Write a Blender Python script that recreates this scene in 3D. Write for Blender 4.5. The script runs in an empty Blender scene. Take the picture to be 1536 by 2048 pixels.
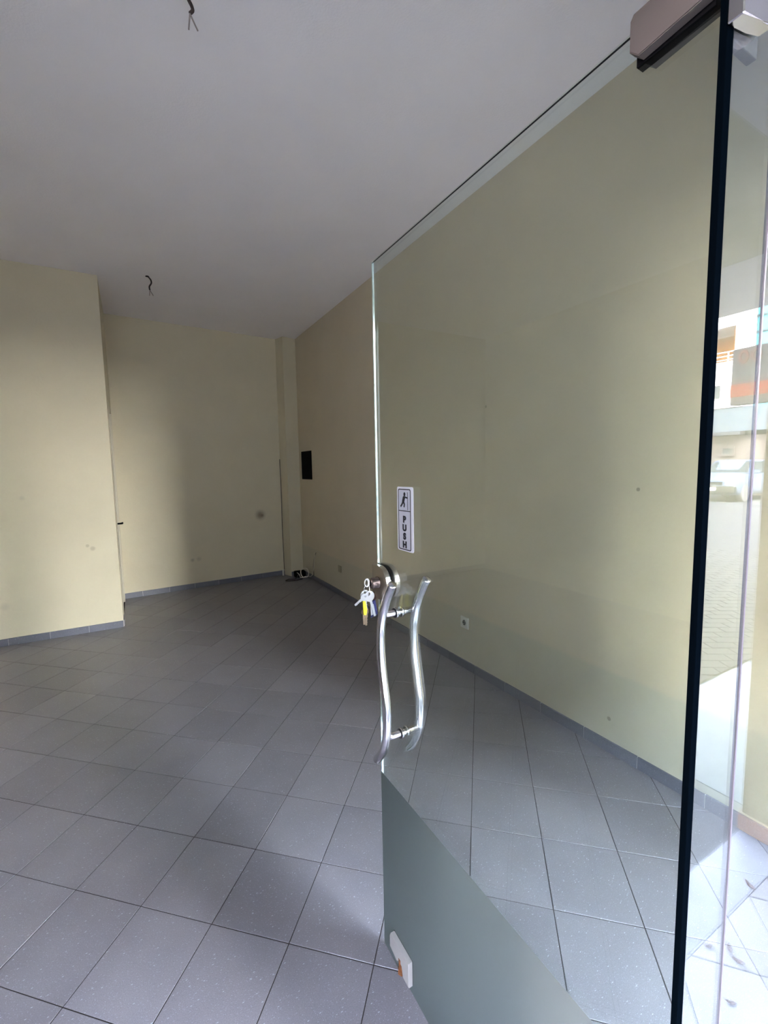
import bpy, bmesh, math, random
from mathutils import Vector, Matrix
random.seed(7)
S = bpy.context.scene
C = S.collection
PI = math.pi

# ------------------------------------------------------------------ camera
F_PX, YAW, PITCH, ROLL, CAM_H = 891.8, .5127, -.0968, -.0184, 1.5
fw = Vector((math.sin(YAW)*math.cos(PITCH), math.cos(YAW)*math.cos(PITCH), math.sin(PITCH)))
r0 = Vector((math.cos(YAW), -math.sin(YAW), 0)); u0 = r0.cross(fw)
cr, sr = math.cos(ROLL), math.sin(ROLL)
rr = cr*r0 + sr*u0; uu = -sr*r0 + cr*u0
cam_d = bpy.data.cameras.new('camera'); cam = bpy.data.objects.new('camera', cam_d); C.objects.link(cam)
cam.matrix_world = Matrix(((rr.x, uu.x, -fw.x, 0), (rr.y, uu.y, -fw.y, 0), (rr.z, uu.z, -fw.z, CAM_H), (0, 0, 0, 1)))
cam_d.sensor_fit = 'VERTICAL'; cam_d.sensor_height = 24.0; cam_d.lens = F_PX/2048*24
cam_d.clip_start = .02; cam_d.clip_end = 300
S.camera = cam

# ------------------------------------------------------------------ sky, sun, exposure
W = bpy.data.worlds.new('sky'); S.world = W; W.use_nodes = True
nt = W.node_tree; nt.nodes.clear()
sky = nt.nodes.new('ShaderNodeTexSky'); sky.sky_type = 'NISHITA'; sky.sun_disc = False
sky.sun_elevation = math.radians(48); sky.sun_rotation = math.radians(-70); sky.air_density = 1.0; sky.dust_density = 2.0; sky.ozone_density = 1.2
bg = nt.nodes.new('ShaderNodeBackground'); bg.inputs['Strength'].default_value = 1.5
wo = nt.nodes.new('ShaderNodeOutputWorld')
haze = nt.nodes.new('ShaderNodeMix'); haze.data_type = 'RGBA'; haze.inputs[7].default_value = (7.4, 6.55, 6.6, 1)
tc = nt.nodes.new('ShaderNodeTexCoord'); sx = nt.nodes.new('ShaderNodeSeparateXYZ'); nt.links.new(tc.outputs['Generated'], sx.inputs[0])
hz = nt.nodes.new('ShaderNodeMapRange'); hz.inputs[1].default_value = 0; hz.inputs[2].default_value = .55; hz.inputs[3].default_value = .9; hz.inputs[4].default_value = .2
hz.interpolation_type = 'SMOOTHSTEP'; nt.links.new(sx.outputs['Z'], hz.inputs[0]); nt.links.new(hz.outputs[0], haze.inputs[0])   # milky haze towards the horizon
nt.links.new(sky.outputs[0], haze.inputs[6]); nt.links.new(haze.outputs[2], bg.inputs[0]); nt.links.new(bg.outputs[0], wo.inputs[0])
sd = bpy.data.lights.new('sun', 'SUN'); sd.energy = 1.2; sd.angle = math.radians(.6); sd.color = (1, .95, .86)
sun = bpy.data.objects.new('sun', sd); C.objects.link(sun)
sun.rotation_euler = Vector((-.72, .22, .85)).to_track_quat('Z', 'Y').to_euler()
S.view_settings.view_transform = 'Standard'; S.view_settings.look = 'None'
S.view_settings.gamma = 1; S.view_settings.use_curve_mapping = False
S.view_settings.exposure = 3.85
S.cycles.max_bounces = 10; S.cycles.diffuse_bounces = 5; S.cycles.glossy_bounces = 5
S.cycles.transparent_max_bounces = 24; S.cycles.transmission_bounces = 6
S.cycles.caustics_reflective = False; S.cycles.caustics_refractive = False
S.cycles.sample_clamp_indirect = 8
try: S.cycles.use_denoising = True
except Exception: pass

# ------------------------------------------------------------------ room numbers (metres)
XR = 2.09; HC = 3.305; XL = -3.3; PX = -.157; PY = 4.98
YF = .28; YO = -.21; YI = -.06; HL = 2.6; TS = .29934; BB = .064
BX0, BY0, BX1, BY1 = PX, 6.10, 2.09, 6.275     # back wall line (slightly out of square)
DX = .6097; DY0, DY1, DH = .286, 1.1213, 2.0593

# ------------------------------------------------------------------ materials
def mat(name):
    m = bpy.data.materials.new(name); m.use_nodes = True
    n = m.node_tree; n.nodes.clear()
    o = n.nodes.new('ShaderNodeOutputMaterial')
    return m, n, o
def N(n, t, **k):
    x = n.nodes.new(t)
    for a, v in k.items():
        if a in x.inputs.keys(): x.inputs[a].default_value = v
        else: setattr(x, a, v)
    return x
def L(n, a, b): n.links.new(a, b)
def pbr(name, col, rough=.6, metal=0, spec=.5, coat=0, bump=0, bscale=80, var=0, vscale=3, emit=None, noise_r=0):
    m, n, o = mat(name)
    b = N(n, 'ShaderNodeBsdfPrincipled'); b.inputs['Base Color'].default_value = (*col, 1)
    b.inputs['Roughness'].default_value = rough; b.inputs['Metallic'].default_value = metal
    b.inputs['Specular IOR Level'].default_value = spec; b.inputs['Coat Weight'].default_value = coat
    L(n, b.outputs[0], o.inputs[0])
    g = N(n, 'ShaderNodeNewGeometry')
    if bump:
        t = N(n, 'ShaderNodeTexNoise', Scale=bscale, Detail=4.0); L(n, g.outputs['Position'], t.inputs['Vector'])
        bp = N(n, 'ShaderNodeBump', Strength=bump, Distance=.004); L(n, t.outputs['Fac'], bp.inputs['Height']); L(n, bp.outputs[0], b.inputs['Normal'])
    if var:
        t = N(n, 'ShaderNodeTexNoise', Scale=vscale, Detail=5.0); L(n, g.outputs['Position'], t.inputs['Vector'])
        r = N(n, 'ShaderNodeMapRange'); r.inputs[1].default_value = .3; r.inputs[2].default_value = .7
        r.inputs[3].default_value = 1-var; r.inputs[4].default_value = 1+var
        L(n, t.outputs['Fac'], r.inputs[0])
        mx = N(n, 'ShaderNodeVectorMath', operation='SCALE'); mx.inputs[0].default_value = col; L(n, r.outputs[0], mx.inputs['Scale'])
        L(n, mx.outputs[0], b.inputs['Base Color'])
    return m
def spot(n, pos, c, r, soft):
    """0..1 mask of a round stain at point c"""
    d = N(n, 'ShaderNodeVectorMath', operation='DISTANCE'); L(n, pos, d.inputs[0]); d.inputs[1].default_value = c
    q = N(n, 'ShaderNodeMapRange'); q.interpolation_type = 'SMOOTHSTEP'
    q.inputs[1].default_value = r; q.inputs[2].default_value = max(0, r*(1-soft)); q.inputs[3].default_value = 0; q.inputs[4].default_value = 1
    L(n, d.outputs['Value'], q.inputs[0]); return q.outputs[0]
def wall_paint(name, col, dado=None, stains=()):
    m, n, o = mat(name)
    b = N(n, 'ShaderNodeBsdfPrincipled', Roughness=.55); b.inputs['Specular IOR Level'].default_value = .25
    L(n, b.outputs[0], o.inputs[0])
    g = N(n, 'ShaderNodeNewGeometry'); pos = g.outputs['Position']
    t = N(n, 'ShaderNodeTexNoise', Scale=2.2, Detail=6.0, Roughness=.6); L(n, pos, t.inputs['Vector'])
    r = N(n, 'ShaderNodeMapRange'); r.inputs[1].default_value = .3; r.inputs[2].default_value = .7; r.inputs[3].default_value = .965; r.inputs[4].default_value = 1.03
    L(n, t.outputs['Fac'], r.inputs[0])
    base = N(n, 'ShaderNodeRGB'); base.outputs[0].default_value = (*col, 1); cur = base.outputs[0]
    if dado:
        sp = N(n, 'ShaderNodeSeparateXYZ'); L(n, pos, sp.inputs[0])
        t2 = N(n, 'ShaderNodeTexNoise', Scale=6.0, Detail=3.0); L(n, pos, t2.inputs['Vector'])
        ad = N(n, 'ShaderNodeMath', operation='MULTIPLY_ADD'); ad.inputs[1].default_value = .02; L(n, t2.outputs['Fac'], ad.inputs[0]); L(n, sp.outputs['Z'], ad.inputs[2])
        q = N(n, 'ShaderNodeMapRange'); q.inputs[1].default_value = dado[0]+.022; q.inputs[2].default_value = dado[0]-.004; L(n, ad.outputs[0], q.inputs[0])
        mx = N(n, 'ShaderNodeMix', data_type='RGBA'); L(n, q.outputs[0], mx.inputs[0]); L(n, cur, mx.inputs[6]); mx.inputs[7].default_value = (*dado[1], 1); cur = mx.outputs[2]
    for c, rad, soft, sc, amt in stains:
        q = spot(n, pos, c, rad, soft)
        a = N(n, 'ShaderNodeMath', operation='MULTIPLY'); L(n, q, a.inputs[0]); a.inputs[1].default_value = amt
        mx = N(n, 'ShaderNodeMix', data_type='RGBA'); L(n, a.outputs[0], mx.inputs[0]); L(n, cur, mx.inputs[6]); mx.inputs[7].default_value = (*sc, 1); cur = mx.outputs[2]
    mm = N(n, 'ShaderNodeVectorMath', operation='SCALE'); L(n, cur, mm.inputs[0]); L(n, r.outputs[0], mm.inputs['Scale'])
    L(n, mm.outputs[0], b.inputs['Base Color'])
    t3 = N(n, 'ShaderNodeTexNoise', Scale=55.0, Detail=5.0); L(n, pos, t3.inputs['Vector'])
    bp = N(n, 'ShaderNodeBump', Strength=.22, Distance=.004); L(n, t3.outputs['Fac'], bp.inputs['Height']); L(n, bp.outputs[0], b.inputs['Normal'])
    return m
def tile_mat(name, col, rough, amt=1.0):
    """speckled grey-blue vinyl-look tile with pale flecks, per tile tone"""
    m, n, o = mat(name)
    b = N(n, 'ShaderNodeBsdfPrincipled', Roughness=rough); b.inputs['Specular IOR Level'].default_value = .5
    L(n, b.outputs[0], o.inputs[0])
    g = N(n, 'ShaderNodeNewGeometry'); pos = g.outputs['Position']
    oi = N(n, 'ShaderNodeObjectInfo')
    mp = N(n, 'ShaderNodeMapping'); mp.inputs['Rotation'].default_value = (0, 0, .83); mp.inputs['Scale'].default_value = (1, 2.6, 1); L(n, pos, mp.inputs[0])
    cur = None
    base = N(n, 'ShaderNodeMapRange'); base.inputs[3].default_value = .9; base.inputs[4].default_value = 1.08; L(n, oi.outputs['Random'], base.inputs[0])
    big = N(n, 'ShaderNodeTexNoise', Scale=5.0, Detail=4.0); L(n, pos, big.inputs['Vector'])
    bm = N(n, 'ShaderNodeMapRange'); bm.inputs[1].default_value = .3; bm.inputs[2].default_value = .7; bm.inputs[3].default_value = .93; bm.inputs[4].default_value = 1.06; L(n, big.outputs['Fac'], bm.inputs[0])
    fine = N(n, 'ShaderNodeTexNoise', Scale=420.0, Detail=2.0); L(n, pos, fine.inputs['Vector'])
    fm = N(n, 'ShaderNodeMapRange'); fm.inputs[1].default_value = .3; fm.inputs[2].default_value = .7; fm.inputs[3].default_value = .84; fm.inputs[4].default_value = 1.16; L(n, fine.outputs['Fac'], fm.inputs[0])
    m1 = N(n, 'ShaderNodeMath', operation='MULTIPLY'); L(n, base.outputs[0], m1.inputs[0]); L(n, bm.outputs[0], m1.inputs[1])
    m2 = N(n, 'ShaderNodeMath', operation='MULTIPLY'); L(n, m1.outputs[0], m2.inputs[0]); L(n, fm.outputs[0], m2.inputs[1])
    sc = N(n, 'ShaderNodeVectorMath', operation='SCALE'); sc.inputs[0].default_value = col; L(n, m2.outputs[0], sc.inputs['Scale']); cur = sc.outputs[0]
    for scale, thr, c2, a in ((44, .10, (.50, .52, .57), .7*amt), (70, .065, (.04, .045, .055), .6*amt), (120, .15, (.42, .43, .5), .6*amt)):
        v = N(n, 'ShaderNodeTexVoronoi', Scale=float(scale)); v.inputs['Randomness'].default_value = 1; L(n, mp.outputs[0], v.inputs['Vector'])
        # only a share of the cells carries a fleck
        sx = N(n, 'ShaderNodeSeparateColor'); L(n, v.outputs['Color'], sx.inputs[0])
        on = N(n, 'ShaderNodeMath', operation='GREATER_THAN'); L(n, sx.outputs[0], on.inputs[0]); on.inputs[1].default_value = .5
        q = N(n, 'ShaderNodeMapRange'); q.inputs[1].default_value = thr*1.6; q.inputs[2].default_value = thr*.8; L(n, v.outputs['Distance'], q.inputs[0])
        k = N(n, 'ShaderNodeMath', operation='MULTIPLY'); L(n, on.outputs[0], k.inputs[0]); L(n, q.outputs[0], k.inputs[1])
        k2 = N(n, 'ShaderNodeMath', operation='MULTIPLY'); L(n, k.outputs[0], k2.inputs[0]); k2.inputs[1].default_value = a
        mx = N(n, 'ShaderNodeMix', data_type='RGBA'); L(n, k2.outputs[0], mx.inputs[0]); L(n, cur, mx.inputs[6]); mx.inputs[7].default_value = (*c2, 1); cur = mx.outputs[2]
    L(n, cur, b.inputs['Base Color'])
    t3 = N(n, 'ShaderNodeTexNoise', Scale=140.0, Detail=3.0); L(n, pos, t3.inputs['Vector'])
    bp = N(n, 'ShaderNodeBump', Strength=.06, Distance=.003); L(n, t3.outputs['Fac'], bp.inputs['Height']); L(n, bp.outputs[0], b.inputs['Normal'])
    rn = N(n, 'ShaderNodeMapRange'); rn.inputs[1].default_value = .3; rn.inputs[2].default_value = .7; rn.inputs[3].default_value = rough*.96; rn.inputs[4].default_value = rough*1.12
    L(n, big.outputs['Fac'], rn.inputs[0]); L(n, rn.outputs[0], b.inputs['Roughness'])
    return m
def glass_mat(name, tint):
    """flat architectural glass: both faces reflect by Fresnel, the rest passes straight through"""
    m, n, o = mat(name)
    g = N(n, 'ShaderNodeNewGeometry')
    ior = N(n, 'ShaderNodeMapRange'); ior.inputs[3].default_value = 1.52; ior.inputs[4].default_value = 1/1.52; L(n, g.outputs['Backfacing'], ior.inputs[0])
    fr = N(n, 'ShaderNodeFresnel'); L(n, ior.outputs[0], fr.inputs[0])
    tr = N(n, 'ShaderNodeBsdfTransparent'); tr.inputs[0].default_value = (*tint, 1)
    gl = N(n, 'ShaderNodeBsdfAnisotropic'); gl.inputs['Roughness'].default_value = 0; gl.inputs[0].default_value = (.97, 1, .99, 1)
    mx = N(n, 'ShaderNodeMixShader'); L(n, fr.outputs[0], mx.inputs[0]); L(n, tr.outputs[0], mx.inputs[1]); L(n, gl.outputs[0], mx.inputs[2])
    L(n, mx.outputs[0], o.inputs[0]); return m
def frost_mat():
    m, n, o = mat('frosted_film')
    d = N(n, 'ShaderNodeBsdfDiffuse'); d.inputs[0].default_value = (.20, .22, .22, 1)
    t = N(n, 'ShaderNodeBsdfTranslucent'); t.inputs[0].default_value = (.27, .30, .30, 1)
    tp = N(n, 'ShaderNodeBsdfTransparent'); tp.inputs[0].default_value = (.5, .55, .55, 1)
    a = N(n, 'ShaderNodeMixShader'); a.inputs[0].default_value = .55; L(n, d.outputs[0], a.inputs[1]); L(n, t.outputs[0], a.inputs[2])
    b = N(n, 'ShaderNodeMixShader'); b.inputs[0].default_value = .10; L(n, a.outputs[0], b.inputs[1]); L(n, tp.outputs[0], b.inputs[2])
    g = N(n, 'ShaderNodeBsdfAnisotropic'); g.inputs['Roughness'].default_value = .35
    c = N(n, 'ShaderNodeMixShader'); c.inputs[0].default_value = .06; L(n, b.outputs[0], c.inputs[1]); L(n, g.outputs[0], c.inputs[2])
    L(n, c.outputs[0], o.inputs[0]); return m

CREAM = (.64, .575, .41)
M = {}
M['cream'] = wall_paint('cream_wall_paint', CREAM)
M['cream_back'] = wall_paint('cream_wall_paint_back', CREAM, stains=[((1.53, 6.22, .89), .10, .95, (.16, .11, .07), .75), ((1.56, 6.22, .88), .035, .8, (.10, .06, .04), .6),
    ((.62, 6.15, .37), .035, .7, (.30, .27, .2), .5), ((.70, 6.15, .375), .045, .8, (.3, .27, .2), .4)])
M['cream_right'] = wall_paint('cream_wall_paint_right', (.62, .545, .405), dado=(.435, (.555, .515, .395)),
    stains=[((XR, 1.25, 1.38), .012, .5, (.2, .18, .14), .7), ((XR, 1.36, .18), .014, .5, (.2, .18, .13), .6), ((XR, 2.3, 1.9), .012, .5, (.3, .27, .2), .6), ((XR, 4.84, .33), .05, .9, (.3, .26, .18), .25)])
M['cream_part'] = wall_paint('cream_wall_paint_partition', CREAM, stains=[((-.36, PY, .80), .03, .7, (.35, .3, .2), .5), ((-.40, PY, .83), .02, .6, (.35, .3, .2), .5), ((-1.04, PY, .35), .05, .9, (.5, .46, .34), .5), ((-.85, PY, 1.3), .03, .9, (.5, .46, .34), .5)])
M['ceil'] = pbr('ceiling_plaster', (.88, .845, .85), .8, bump=.25, bscale=120, var=.02, vscale=2)
M['tile'] = tile_mat('speckled_floor_tile', (.200, .187, .197), .31)
M['skirt'] = tile_mat('speckled_skirting_tile', (.15, .153, .18), .35, .5)
M['grout'] = pbr('dark_grout', (.05, .043, .04), 1, spec=0, bump=.3)
M['mortar'] = pbr('pale_mortar', (.62, .6, .56), .9, bump=.3)
M['glass'] = glass_mat('clear_door_glass', (.935, .965, .94))
M['glass2'] = glass_mat('clear_fixed_glass', (.90, .95, .94))
M['frost'] = frost_mat()
M['edge_dark'] = pbr('dark_green_glass_edge', (.0006, .0014, .0025), .6, spec=0)
M['rubber'] = pbr('black_rubber', (.006, .007, .01), .35)
M['edge_bright'] = pbr('polished_glass_edge', (.75, .85, .83), .08, metal=.85)
M['steel'] = pbr('brushed_stainless_steel', (.62, .60, .60), .2, metal=1, bump=.03, bscale=400)
M['steel_pol'] = pbr('polished_stainless_steel', (.74, .72, .73), .11, metal=1)
M['knob'] = pbr('dark_nickel', (.30, .24, .21), .22, metal=1)
M['satin'] = pbr('satin_nickel', (.36, .32, .27), .38, metal=1, bump=.05, bscale=300)
M['taupe'] = pbr('satin_taupe_metal', (.075, .064, .061), .5, spec=.3)
M['patch_pale'] = pbr('pale_grey_metal_cover', (.50, .47, .44), .4, metal=.25)
M['dark'] = pbr('black_gap', (.002, .002, .0025), .7, spec=.05)
M['sticker'] = pbr('white_sticker_vinyl', (.80, .80, .86), .4)
M['sticker_in'] = pbr('grey_sticker_print', (.60, .60, .68), .4)
M['ink'] = pbr('black_ink', (.012, .012, .02), .5)
M['rust'] = pbr('rusty_steel', (.22, .075, .02), .8, bump=.6, bscale=300, var=.4, vscale=90)
M['white_pl'] = pbr('white_plastic', (.68, .67, .6), .4)
M['cable_dk'] = pbr('dark_cable', (.03, .018, .016), .5)
M['cable_wh'] = pbr('white_cable', (.62, .58, .5), .5)
M['copper'] = pbr('bare_wire', (.35, .3, .28), .4, metal=.6)
M['key'] = pbr('nickel_key', (.52, .51, .53), .3, metal=.6)
M['brass'] = pbr('dull_brass_key', (.28, .20, .14), .35, metal=.8)
M['yellow'] = pbr('yellow_key_cover', (.85, .72, .03), .45)
M['blue'] = pbr('dark_blue_plastic', (.01, .012, .10), .4)
M['brown'] = pbr('dark_brown_leather', (.055, .02, .015), .6)
M['wood'] = pbr('cream_painted_door', (.60, .55, .42), .4)
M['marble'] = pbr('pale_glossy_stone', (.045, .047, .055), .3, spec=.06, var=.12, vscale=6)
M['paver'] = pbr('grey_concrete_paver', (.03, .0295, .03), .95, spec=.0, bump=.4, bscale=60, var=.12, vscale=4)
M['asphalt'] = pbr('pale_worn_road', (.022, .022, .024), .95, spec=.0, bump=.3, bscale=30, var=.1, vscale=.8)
M['soffit'] = pbr('stained_concrete', (.20, .215, .19), .85, bump=.5, bscale=20, var=.35, vscale=2.5)
M['soffit2'] = pbr('grey_painted_concrete', (.36, .38, .42), .8, bump=.1, var=.05)
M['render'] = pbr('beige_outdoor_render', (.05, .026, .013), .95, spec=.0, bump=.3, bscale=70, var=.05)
M['oldbase'] = pbr('worn_plinth', (.12, .08, .055), .9, bump=.7, bscale=30, var=.3, vscale=12)
M['b_white'] = pbr('white_render', (.38, .36, .345), .8, spec=.1, var=.03)
M['b_orange'] = pbr('orange_render', (.10, .034, .002), .95, spec=0)
M['b_pale'] = pbr('pale_blue_render', (.026, .034, .042), .95, spec=0, var=.03)
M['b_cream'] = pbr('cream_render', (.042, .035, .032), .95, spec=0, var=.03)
M['b_grey'] = pbr('grey_render', (.05, .052, .055), .8, spec=.1, var=.08)
M['b_win'] = pbr('dark_window_glass', (.015, .018, .02), .4, spec=.05)
M['turq'] = pbr('turquoise_glazing', (.02, .085, .095), .6, spec=.05)
M['red'] = pbr('red_sign_paint', (.07, .008, .005), .95, spec=0)
M['redtext'] = pbr('faded_red_lettering', (.05, .010, .009), .95, spec=0)
M['signgrey'] = pbr('grey_sign_panel', (.018, .018, .022), .95, spec=0)
M['car'] = pbr('pale_blue_car_paint', (.028, .037, .05), .6, spec=.03)
M['carglass'] = pbr('car_window_glass', (.008, .011, .012), .6, spec=.02)
M['bumper'] = pbr('grey_bumper_plastic', (.016, .016, .014), .9, spec=.0)
M['lamp'] = pbr('headlight_glass', (.12, .13, .15), .4, spec=.1)
M['tyre'] = pbr('black_tyre', (.015, .015, .015), .8)
M['leaf'] = pbr('dry_brown_leaf', (.05, .016, .008), .7, var=.3, vscale=40)

# ------------------------------------------------------------------ builders
def link(name, me, m, parent=None):
    o = bpy.data.objects.new(name, me); C.objects.link(o)
    if m is not None and not me.materials: me.materials.append(m)
    if parent: o.parent = parent
    return o
def fin(bm, name, m, parent=None, smooth=False):
    bmesh.ops.recalc_face_normals(bm, faces=bm.faces)
    me = bpy.data.meshes.new(name); bm.to_mesh(me); bm.free()
    if smooth:
        for p in me.polygons: p.use_smooth = True
    return link(name, me, m, parent)
def box(bm, x0, x1, y0, y1, z0, z1, bev=0):
    b2 = bmesh.new(); bmesh.ops.create_cube(b2, size=1)
    for v in b2.verts: v.co = Vector(((x0+x1)/2 + v.co.x*(x1-x0), (y0+y1)/2 + v.co.y*(y1-y0), (z0+z1)/2 + v.co.z*(z1-z0)))
    if bev: bmesh.ops.bevel(b2, geom=b2.edges[:], offset=bev, segments=2, affect='EDGES', profile=.5)
    merge(bm, b2)
def merge(bm, b2, mtx=None):
    if mtx is not None: b2.transform(mtx)
    mp = {}
    for v in b2.verts: mp[v] = bm.verts.new(v.co)
    for f in b2.faces:
        try: bm.faces.new([mp[v] for v in f.verts])
        except ValueError: pass
    b2.free()
def Box(name, m, a, parent=None, bev=0, **tags):
    bm = bmesh.new(); box(bm, *a, bev=bev); o = fin(bm, name, m, parent); settags(o, **tags); return o
def settags(o, label=None, cat=None, group=None, kind=None):
    if label: o['label'] = label
    if cat: o['category'] = cat
    if group: o['group'] = group
    if kind: o['kind'] = kind
def thing(name, loc, label, cat, group=None):
    o = bpy.data.objects.new(name, None); C.objects.link(o); o.location = loc; o.empty_display_size = .05
    settags(o, label, cat, group); return o
def under(parent, o):
    """parent o (built in world coordinates) to parent, keeping its place"""
    o.parent = parent; o.matrix_parent_inverse = Matrix.Translation(-root_loc(parent)); return o
def root_loc(p):
    v = Vector(p.location)
    while p.parent: p = p.parent; v = v + Vector(p.location)
    return v
def P(name, bm, m, parent, smooth=False, label=None):
    o = fin(bm, name, m, None, smooth); under(parent, o)
    if label: o['label'] = label
    return o
def smooth_path(pts, n):
    """Catmull-Rom through pts"""
    pts = [Vector(p) for p in pts]; out = []
    for i in range(len(pts)-1):
        p0 = pts[max(i-1, 0)]; p1 = pts[i]; p2 = pts[i+1]; p3 = pts[min(i+2, len(pts)-1)]
        for k in range(n):
            t = k/n
            out.append(.5*((2*p1) + (-p0+p2)*t + (2*p0-5*p1+4*p2-p3)*t*t + (-p0+3*p1-3*p2+p3)*t**3))
    out.append(pts[-1]); return out
def tube(bm, pts, r, seg=16, cap=True, dome=False):
    pts = [Vector(p) for p in pts]; rings = []; up = None
    for i, p in enumerate(pts):
        d = (pts[min(i+1, len(pts)-1)] - pts[max(i-1, 0)]).normalized()
        if up is None:
            up = Vector((1, 0, 0)) if abs(d.x) < .9 else Vector((0, 0, 1))
        up = (up - d*up.dot(d)).normalized(); sd_ = d.cross(up)
        rad = r(i/(len(pts)-1)) if callable(r) else r
        rings.append([bm.verts.new(p + rad*(math.cos(a)*up + math.sin(a)*sd_)) for a in [2*PI*k/seg for k in range(seg)]])
    for a, b in zip(rings, rings[1:]):
        for k in range(seg): bm.faces.new((a[k], a[(k+1) % seg], b[(k+1) % seg], b[k]))
    if cap:
        bm.faces.new(rings[0][::-1]); bm.faces.new(rings[-1])
def cyl(bm, a, b, r, seg=24, bev=0):
    a, b = Vector(a), Vector(b)
    if bev:
        d = (b-a).normalized()
        tube(bm, [a, a+d*bev*.3, a+d*bev, b-d*bev, b-d*bev*.3, b], lambda t: r - (bev if t in (0, 1) else bev*.35 if t in (.2, .8) else 0), seg)
    else: tube(bm, [a, b], r, seg)
def prism(bm, poly, ax, lo, hi):
    """poly: 2-D points; extruded along axis ax between lo and hi"""
    def mk(p, t):
        q = list(p); q.insert(ax, t); return bm.verts.new(q)
    A = [mk(p, lo) for p in poly]; B = [mk(p, hi) for p in poly]
    bm.faces.new(A[::-1]); bm.faces.new(B)
    for k in range(len(poly)): bm.faces.new((A[k], A[(k+1) % len(poly)], B[(k+1) % len(poly)], B[k]))
def disc_prism(bm, outer, inner, ax, lo, hi):
    """ring-like prism between two closed polygons with equal counts"""
    def mk(p, t):
        q = list(p); q.insert(ax, t); return bm.verts.new(q)
    n = len(outer)
    A = [mk(p, lo) for p in outer]; B = [mk(p, hi) for p in outer]; a = [mk(p, lo) for p in inner]; b = [mk(p, hi) for p in inner]
    for k in range(n):
        j = (k+1) % n
        bm.faces.new((A[k], A[j], B[j], B[k])); bm.faces.new((a[j], a[k], b[k], b[j]))
        bm.faces.new((B[k], B[j], b[j], b[k])); bm.faces.new((A[j], A[k], a[k], a[j]))

# ------------------------------------------------------------------ room shell
def wall(name, m, a): return Box(name, m, a, kind='structure')
wall('wall_right', M['cream_right'], (XR, XR+.25, YF, 6.6, -.05, HC))
wall('wall_left', M['cream'], (XL-.2, XL, YO, PY, -.05, HC))
wall('wall_partition', M['cream_part'], (XL-.2, PX, PY, PY+.12, -.05, HC))
# niche side wall, with a door opening 5.22 - 5.98
bm = bmesh.new(); box(bm, PX-.12, PX, PY+.12, 5.22, -.05, HC); box(bm, PX-.12, PX, 5.98, 6.5, -.05, HC); box(bm, PX-.12, PX, 5.22, 5.98, 2.2, HC)
o = fin(bm, 'wall_niche', M['cream']); o['kind'] = 'structure'
bm = bmesh.new(); prism(bm, [(BX0-.2, BY0-.2*.078), (BX1+.2, BY1+.2*.078), (BX1+.2, BY1+.4), (BX0-.2, BY0+.4)], 2, -.05, HC)
o = fin(bm, 'wall_back', M['cream_back']); o['kind'] = 'structure'
bm = bmesh.new(); box(bm, XL-.2, XR+.25, YF+.03, 6.9, HC, HC+.2)
o = fin(bm, 'ceiling', M['ceil']); o['kind'] = 'structure'
# corner column at the back right
bm = bmesh.new(); prism(bm, [(1.895, 6.085), (2.088, 6.13), (2.088, 6.27), (1.845, 6.255)], 2, 0, HC)
o = fin(bm, 'wall_column', M['cream']); o['kind'] = 'structure'
# outer skin: pier returns, lintel block, upper storeys, canopy
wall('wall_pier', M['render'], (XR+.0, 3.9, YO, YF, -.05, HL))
Box('trim_1', M['oldbase'], (XR-.012, 2.3, YO-.012, YF-.01, 0, .075), bev=.006, kind='structure')
wall('wall_front', M['soffit2'], (XL-.2, 3.9, YO, YF+.03, HL, 3.4))
wall('wall_upper', M['b_cream'], (-7, 9, YO, 8, 3.51, 12))
wall('wall_neighbour', M['b_cream'], (3.9, 9, YO, 8, -.05, 3.5))
wall('wall_other', M['b_cream'], (-7, XL-.2, YO, 8, -.05, 3.5))
wall('wall_rear', M['b_grey'], (XL-.2, 3.9, 6.95, 8, -.05, 3.5))
Box('balcony_slab', M['soffit'], (-6.5, 4.09, -2.15, YO, 3.0, 3.16), label='stained concrete balcony slab over the pavement above the shop front', cat='balcony')
Box('balcony_slab', M['soffit2'], (4.10, 5.45, -2.15, YO, 3.0, 3.16), label='plain grey painted balcony slab next to the stained one, seen in the fixed glass', cat='balcony')

# back-niche door (cream leaf, black lever) in the niche side wall
d1 = thing('door_2', (PX, 5.6, 0), 'cream door with black lever handle in the side of the dark niche', 'door'); d1['kind'] = 'structure'
del d1['category']
bm = bmesh.new(); box(bm, PX-.05, PX-.012, 5.25, 5.95, .012, 2.17); P('door_leaf', bm, M['wood'], d1)
bm = bmesh.new()
for a in ((PX-.12, PX+.004, 5.20, 5.25, 0, 2.22), (PX-.12, PX+.004, 5.95, 6.0, 0, 2.22), (PX-.12, PX+.004, 5.25, 5.95, 2.17, 2.22)): box(bm, *a, bev=.003)
P('door_frame', bm, M['wood'], d1)
bm = bmesh.new(); tube(bm, smooth_path([(PX-.015, 5.33, .985), (PX+.035, 5.33, .985), (PX+.045, 5.345, .985), (PX+.045, 5.40, .983), (PX+.043, 5.44, .98)], 5), .009, 10)
box(bm, PX-.013, PX-.006, 5.31, 5.35, .90, 1.03, bev=.002)
P('door_handle', bm, M['dark'], d1, True)

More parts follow.
